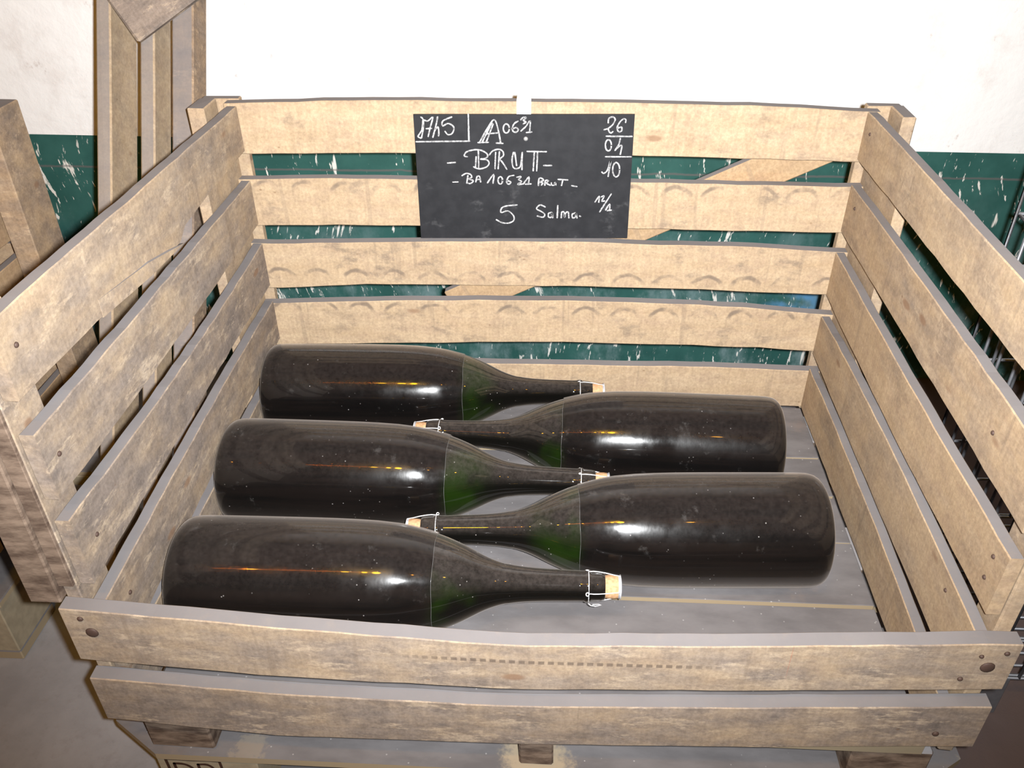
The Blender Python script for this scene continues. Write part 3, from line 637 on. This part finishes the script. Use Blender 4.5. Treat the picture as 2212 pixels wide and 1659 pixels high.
cork_me = lathe_mesh('cork', [(0.630, 0.0168), (0.6470, 0.0170), (0.652, 0.0178), (0.660, 0.0180), (0.666, 0.0173), (0.669, 0.0160)], 28); cork_me.materials.append(CORK)
cap_me = lathe_mesh('metal_cap', [(0.6655, 0.0172), (0.668, 0.0174), (0.6702, 0.0166), (0.6716, 0.0135), (0.6722, 0.008), (0.6724, 0.002)], 28); cap_me.materials.append(CAPM)
def muselet():
    paths = []; cl = []
    R1 = 0.0238; n = 28
    paths.append([(0.6215, R1 * math.cos(2 * math.pi * k / n), R1 * math.sin(2 * math.pi * k / n)) for k in range(n)]); cl.append(0)
    R2 = 0.0178
    paths.append([(0.6695, R2 * math.cos(2 * math.pi * k / n), R2 * math.sin(2 * math.pi * k / n)) for k in range(n)]); cl.append(1)
    for a in (math.radians(70), math.radians(160), math.radians(250), math.radians(340)):
        pts = [(0.6215, 0.0240), (0.629, 0.0247), (0.637, 0.0240), (0.648, 0.0222), (0.659, 0.0195), (0.6695, 0.0178)]
        paths.append([(s, r * math.cos(a), r * math.sin(a)) for s, r in pts])
        e = [(0.6215 - 0.0022 + 0.0022 * math.cos(q), (0.0262 + 0.0014 * math.sin(q)) * math.cos(a) - 0.0022 * math.sin(q) * math.sin(a), (0.0262 + 0.0014 * math.sin(q)) * math.sin(a) + 0.0022 * math.sin(q) * math.cos(a)) for q in [i * math.pi / 4 for i in range(8)]]
        cl.append(len(paths)); paths.append(e)
    a = math.radians(215)  # twisted loop
    paths.append([(0.6215, 0.0255 * math.cos(a), 0.0255 * math.sin(a)), (0.625, 0.0285 * math.cos(a), 0.0285 * math.sin(a)), (0.632, 0.0295 * math.cos(a), 0.0295 * math.sin(a)), (0.641, 0.0275 * math.cos(a + .12), 0.0275 * math.sin(a + .12)),
                  (0.638, 0.0265 * math.cos(a + .25), 0.0265 * math.sin(a + .25)), (0.628, 0.027 * math.cos(a + .15), 0.027 * math.sin(a + .15))])
    me = tubes_mesh('wire_cage', paths, 0.0009, 6, tuple(cl)); me.materials.append(WIRE); return me
wire_me = muselet()
AX = 0.0930
def bottle(i, base, neck, label, spin):
    bx, by = base; nx, ny = neck
    a = math.atan2(ny - by, nx - bx)
    root = thing('wine_bottle', label, 'bottle', (bx, by, 0.0), 'large bottles lying head to tail in the crate', a)
    zz = AX
    R3 = Matrix.Rotation(a, 3, 'Z') @ Matrix.Rotation(spin, 3, 'X')
    for nm, me in (('glass_body', glass_me), ('plastic_sleeve', film_me), ('cork', cork_me), ('metal_cap', cap_me), ('wire_cage', wire_me)):
        o = link(nm, me, root, (bx, by, zz), 0, None, None, R3)
        if nm == 'plastic_sleeve': link('sleeve_rim', rim_me, o, (bx, by, zz), 0, None, None, R3)
BOT = [((0.006, 0.671), (0.610, 0.690), 'hindmost dark bottle, neck to the right, nearest the back slats', 0.4),
       ((0.985, 0.531), (0.39, 0.5465), 'dark bottle with neck to the left, the farther of the two with base at right', 1.3),
       ((0.005, 0.4225), (0.58, 0.4185), 'middle dark bottle of the three pointing right', 2.2),
       ((1.011, 0.319), (0.41, 0.2905), 'dark bottle with neck to the left, the nearer of the two with base at right', 0.9),
       ((0.0135, 0.1725), (0.60, 0.1800), 'front dark bottle with its cork and wire cage fully in view', 0.0)]
for i, b in enumerate(BOT): bottle(i, *b)

# ================================================================== chalkboard sign
sign = thing('chalkboard_sign', 'small black chalkboard with white handwriting hung on the back slats', 'sign', (0.51, 0.781, 0.38))
def slate():
    t = NT('black_slate_paint'); v = t.obj(False)
    c = t.mix(t.map(t.noise(v, 40.0, 4), 0.3, 0.7), (0.0105, 0.011, 0.0135), (0.017, 0.0175, 0.0205))
    sm = t.math('MULTIPLY', t.map(t.noise(v, 1.0, 5, 0.65, (22, 1, 30)), 0.56, 0.72), t.map(t.sep(v)[2], 0.02, -0.06))
    c = t.mix(t.math('MULTIPLY', sm, 0.45), c, (0.10, 0.10, 0.105))
    return t.out(t.bsdf(c, 0.6, 0.3))
SY0, SY1 = 0.7795, 0.7835
P = [(0.3165, 0.6165), (0.7035, 0.6205), (0.7065, 0.3875), (0.3145, 0.3805)]; cc = Vector((0.51, SY0, 0.50))
V = [Vector((x, y, z)) - cc for y in (SY0, SY1) for x, z in P]
me = fix(mesh('slate_panel', V, [(0, 1, 2, 3), (4, 5, 6, 7), (0, 1, 5, 4), (1, 2, 6, 5), (2, 3, 7, 6), (3, 0, 4, 7)]))
link('slate_panel', me, sign, cc, 0, slate())
tk = NT('white_chalk'); vk = tk.n('ShaderNodeNewGeometry').outputs['Position']
ck = tk.mix(tk.map(tk.noise(vk, 260.0, 4, 0.7), 0.35, 0.6), (0.17, 0.17, 0.175), (0.45, 0.45, 0.455))
CHM = tk.out(tk.bsdf(ck, 0.95, 0.05))
for i, st in enumerate(CHALK):
    VV, FF = [], []
    ribbon(VV, FF, st, 0.0027, 0.0)
    cx = sum(p[0] for p in st) / len(st); cz = sum(p[1] for p in st) / len(st)
    me = fix(mesh('chalk_stroke', [(v[0] - cx, 0.0, v[2] - cz) for v in VV], FF))
    link('chalk_stroke', me, sign, (cx, SY0 - 0.0003 - 0.00002 * i, cz), 0, CHM)
TAG = simple('white_plastic_tag', (0.90, 0.90, 0.92), 0.4, 0.4)
V = []; prof = [(0.7780, 0.6195), (0.7775, 0.625), (0.7775, 0.6425), (0.7800, 0.6450), (0.811, 0.6450), (0.8120, 0.6425), (0.8120, 0.61), (0.8100, 0.61), (0.8098, 0.6405), (0.7815, 0.6405), (0.7795, 0.638), (0.7795, 0.6195)]
cc = Vector((0.511, 0.79, 0.63)); n = len(prof)
V = [Vector((x, y, z)) - cc for x in (0.4985, 0.5235) for y, z in prof]
me = fix(mesh('hanging_clip', V, [tuple(range(n)), tuple(range(n, 2 * n))] + [(i, (i + 1) % n, n + (i + 1) % n, n + i) for i in range(n)]))
link('hanging_clip', me, sign, cc, 0, TAG)
me = lathe_mesh('screw_head', [(0, 0.0042), (0.002, 0.0040), (0.0035, 0.0026), (0.004, 0.0008)], 16)
link('screw_head', me, sign, (0.5145, SY0 - 0.0002, 0.576), 0, simple('steel_screw', (0.7, 0.7, 0.7), 0.35, 0.5, 0.6), None, Matrix.Rotation(-math.pi / 2, 3, 'Z'))

# ================================================================== leaning timber rack on the left
rk = thing('timber_rack', 'weathered timber rack leaning against the white wall behind the left slats', 'rack', (-0.21, 0.36, ZF))
KL = 0.6; LA = math.atan(KL); u = Vector((0, math.sin(LA), math.cos(LA))); nv = Vector((0, math.cos(LA), -math.sin(LA)))
base = Vector((0, 0.506 + KL * ZF, ZF)) + u * 0.02
ROT = Matrix((Vector((1, 0, 0)), nv, u)).transposed()
def rail(name, x0, x1, d0, d1, l0, l1, color, mat=WOODL):
    me, c = box_mesh(name, x0, x1, d0, d1, l0, l1, 0.003, 0.001)
    return link(name, me, rk, base + ROT @ c, 0, mat, color, ROT)
rail('rail', -0.3005, -0.271, 0.0, 0.105, 0.06, 1.58, (.25, .3, 0, 0))
rail('rail', -0.215, -0.187, 0.0, 0.07, 0.04, 1.58, (.25, .3, 0, 0))
rail('rail', -0.154, -0.1125, 0.0, 0.06, 0.04, 1.58, (.7, .5, .7, 0))
for l in (0.10, 1.30): rail('cross_bar', -0.2995, -0.113, 0.107, 0.125, l, l + 0.09, (.8, .4, .1, 0))
# broken diagonal board nailed across the front
pA, pB = Vector((-0.232, 1.145)), Vector((-0.078, 1.247))
dd = pB - pA; an = math.atan2(dd.y, dd.x)
me, c = box_mesh('diagonal_board', -0.012, dd.length + 0.035, -0.024, -0.001, -0.05, 0.05, 0.004, 0.007)
link('diagonal_board', me, rk, base + ROT @ (Vector((pA.x, 0, pA.y)) + Matrix.Rotation(-an, 3, 'Y') @ c), 0, WOODC, (.95, .5, .2, 0), ROT @ Matrix.Rotation(-an, 3, 'Y'))

# ================================================================== second crate and its pallet, far left
O1 = Vector((-1.56, 0.262, 0.0)); W2, D2 = 1.10, 0.5
crate2 = thing('slatted_crate', 'second slatted wooden crate cut off by the left edge, beside the leaning rack', 'crate', (-1.01, 0.51, -0.098))
for zt, zb in LV:
    f = lambda a: [(0, a + random.uniform(-.003, .003)), (1.1, a + random.uniform(-.003, .003))]
    slat(crate2, 'right', W2, D2, f(zt), f(zb), 0.003, D2 - 0.0005, rnd(.2, .3, .6), WOOD, O1, 8)
    slat(crate2, 'left', W2, D2, f(zt), f(zb), 0.003, D2 - 0.0005, rnd(.2, .3, .6), WOOD, O1, 8)
    slat(crate2, 'back', W2, D2, f(zt), f(zb), -0.0225, W2 + 0.0225, rnd(.3, .3, .4), WOOD, O1, 8)
    slat(crate2, 'front', W2, D2, f(zt), f(zb), -0.0225, W2 + 0.0225, rnd(.35, .3, .4), WOOD, O1, 8)
for (x0, x1) in ((-0.064, -0.0228), (W2 + 0.0228, W2 + 0.066)):
    for (y0, y1) in ((0.0, 0.06), (D2 - 0.075, D2 + 0.02)):
        box('corner_post', crate2, x0, x1, y0, y1, -0.02, 0.637, WOOD, (.5, .4, .5, 0), 0.002, 0.0008, O1)
crate_base(crate2, W2, D2, O1, [(0.001, 0.16, 0), (0.17, 0.33, 0), (0.34, D2 - .001, 0)], [(x0, x0 + .1, y0, y0 + .1) for x0 in (0.0, .5, 1.0) for y0 in (0.0, 0.38)])
pal2 = thing('shipping_pallet', 'wooden pallet under the second crate at the left edge', 'pallet', (-1.01, 0.51, ZF))
for (a, b) in ((0.0, 0.14), (0.18, 0.32), (0.36, 0.50)):
    box('deck_board', pal2, -0.02, 1.16, a, b, -0.112, -0.0985, PLANK, None, 0.002, 0, O1)
for x0 in (0.0, 0.52, 1.04):
    for y0 in (0.005, 0.36): box('pallet_block', pal2, x0, x0 + 0.11, y0, y0 + 0.12, ZF + 0.023, -0.1125, STAMPW, None, 0.002, 0, O1)
for y0 in (0.005, 0.36): box('base_board', pal2, 0.0, 1.15, y0, y0 + 0.12, ZF, ZF + 0.0222, PLANK, None, 0.002, 0, O1)

# ================================================================== wire cage container at the right
CG = simple('dull_zinc_wire', (0.30, 0.31, 0.34), 0.45, 0.5, 0.7)
cage = thing('wire_container', 'grey wire mesh container beyond the right slats of the crate', 'container', (1.82, 0.44, ZF))
X0, X1, Y0, Y1, ZT = 1.325, 2.32, 0.24, 0.64, 0.60
def panel(name, fixed, val, a0, a1):
    paths = []; n = int(round((a1 - a0) / 0.05))
    for i in range(n + 1):
        a = a0 + (a1 - a0) * i / n
        paths.append([((val, a, ZF + 0.10), (val, a, ZT)) if fixed == 'x' else ((a, val, ZF + 0.10), (a, val, ZT))][0])
    m = int(round((ZT - ZF - 0.10) / 0.10))
    for j in range(m + 1):
        z = ZF + 0.10 + (ZT - ZF - 0.10) * j / m
        dl = 0.006
        paths.append([((val + dl, a0, z), (val + dl, a1, z)) if fixed == 'x' else ((a0, val + dl, z), (a1, val + dl, z))][0])
    me = tubes_mesh(name, paths, 0.003, 6)
    return link(name, me, cage, (0, 0, 0), 0, CG)
panel('mesh_panel', 'x', X0, Y0, Y1); panel('mesh_panel', 'x', X1, Y0, Y1); panel('mesh_panel', 'y', Y0, X0, X1); panel('mesh_panel', 'y', Y1, X0, X1)
paths = [[(X0, y, ZF + 0.10), (X1, y, ZF + 0.10)] for y in np.linspace(Y0, Y1, 16)]
link('mesh_floor', tubes_mesh('mesh_floor', paths, 0.003, 6), cage, (0, 0, 0), 0, CG)
for x in (X0 + .02, X1 - .02):
    for y in (Y0 + .02, Y1 - .02): box('leg', cage, x - .02, x + .02, y - .02, y + .02, ZF, ZF + 0.0975, CG, None, 0.003)
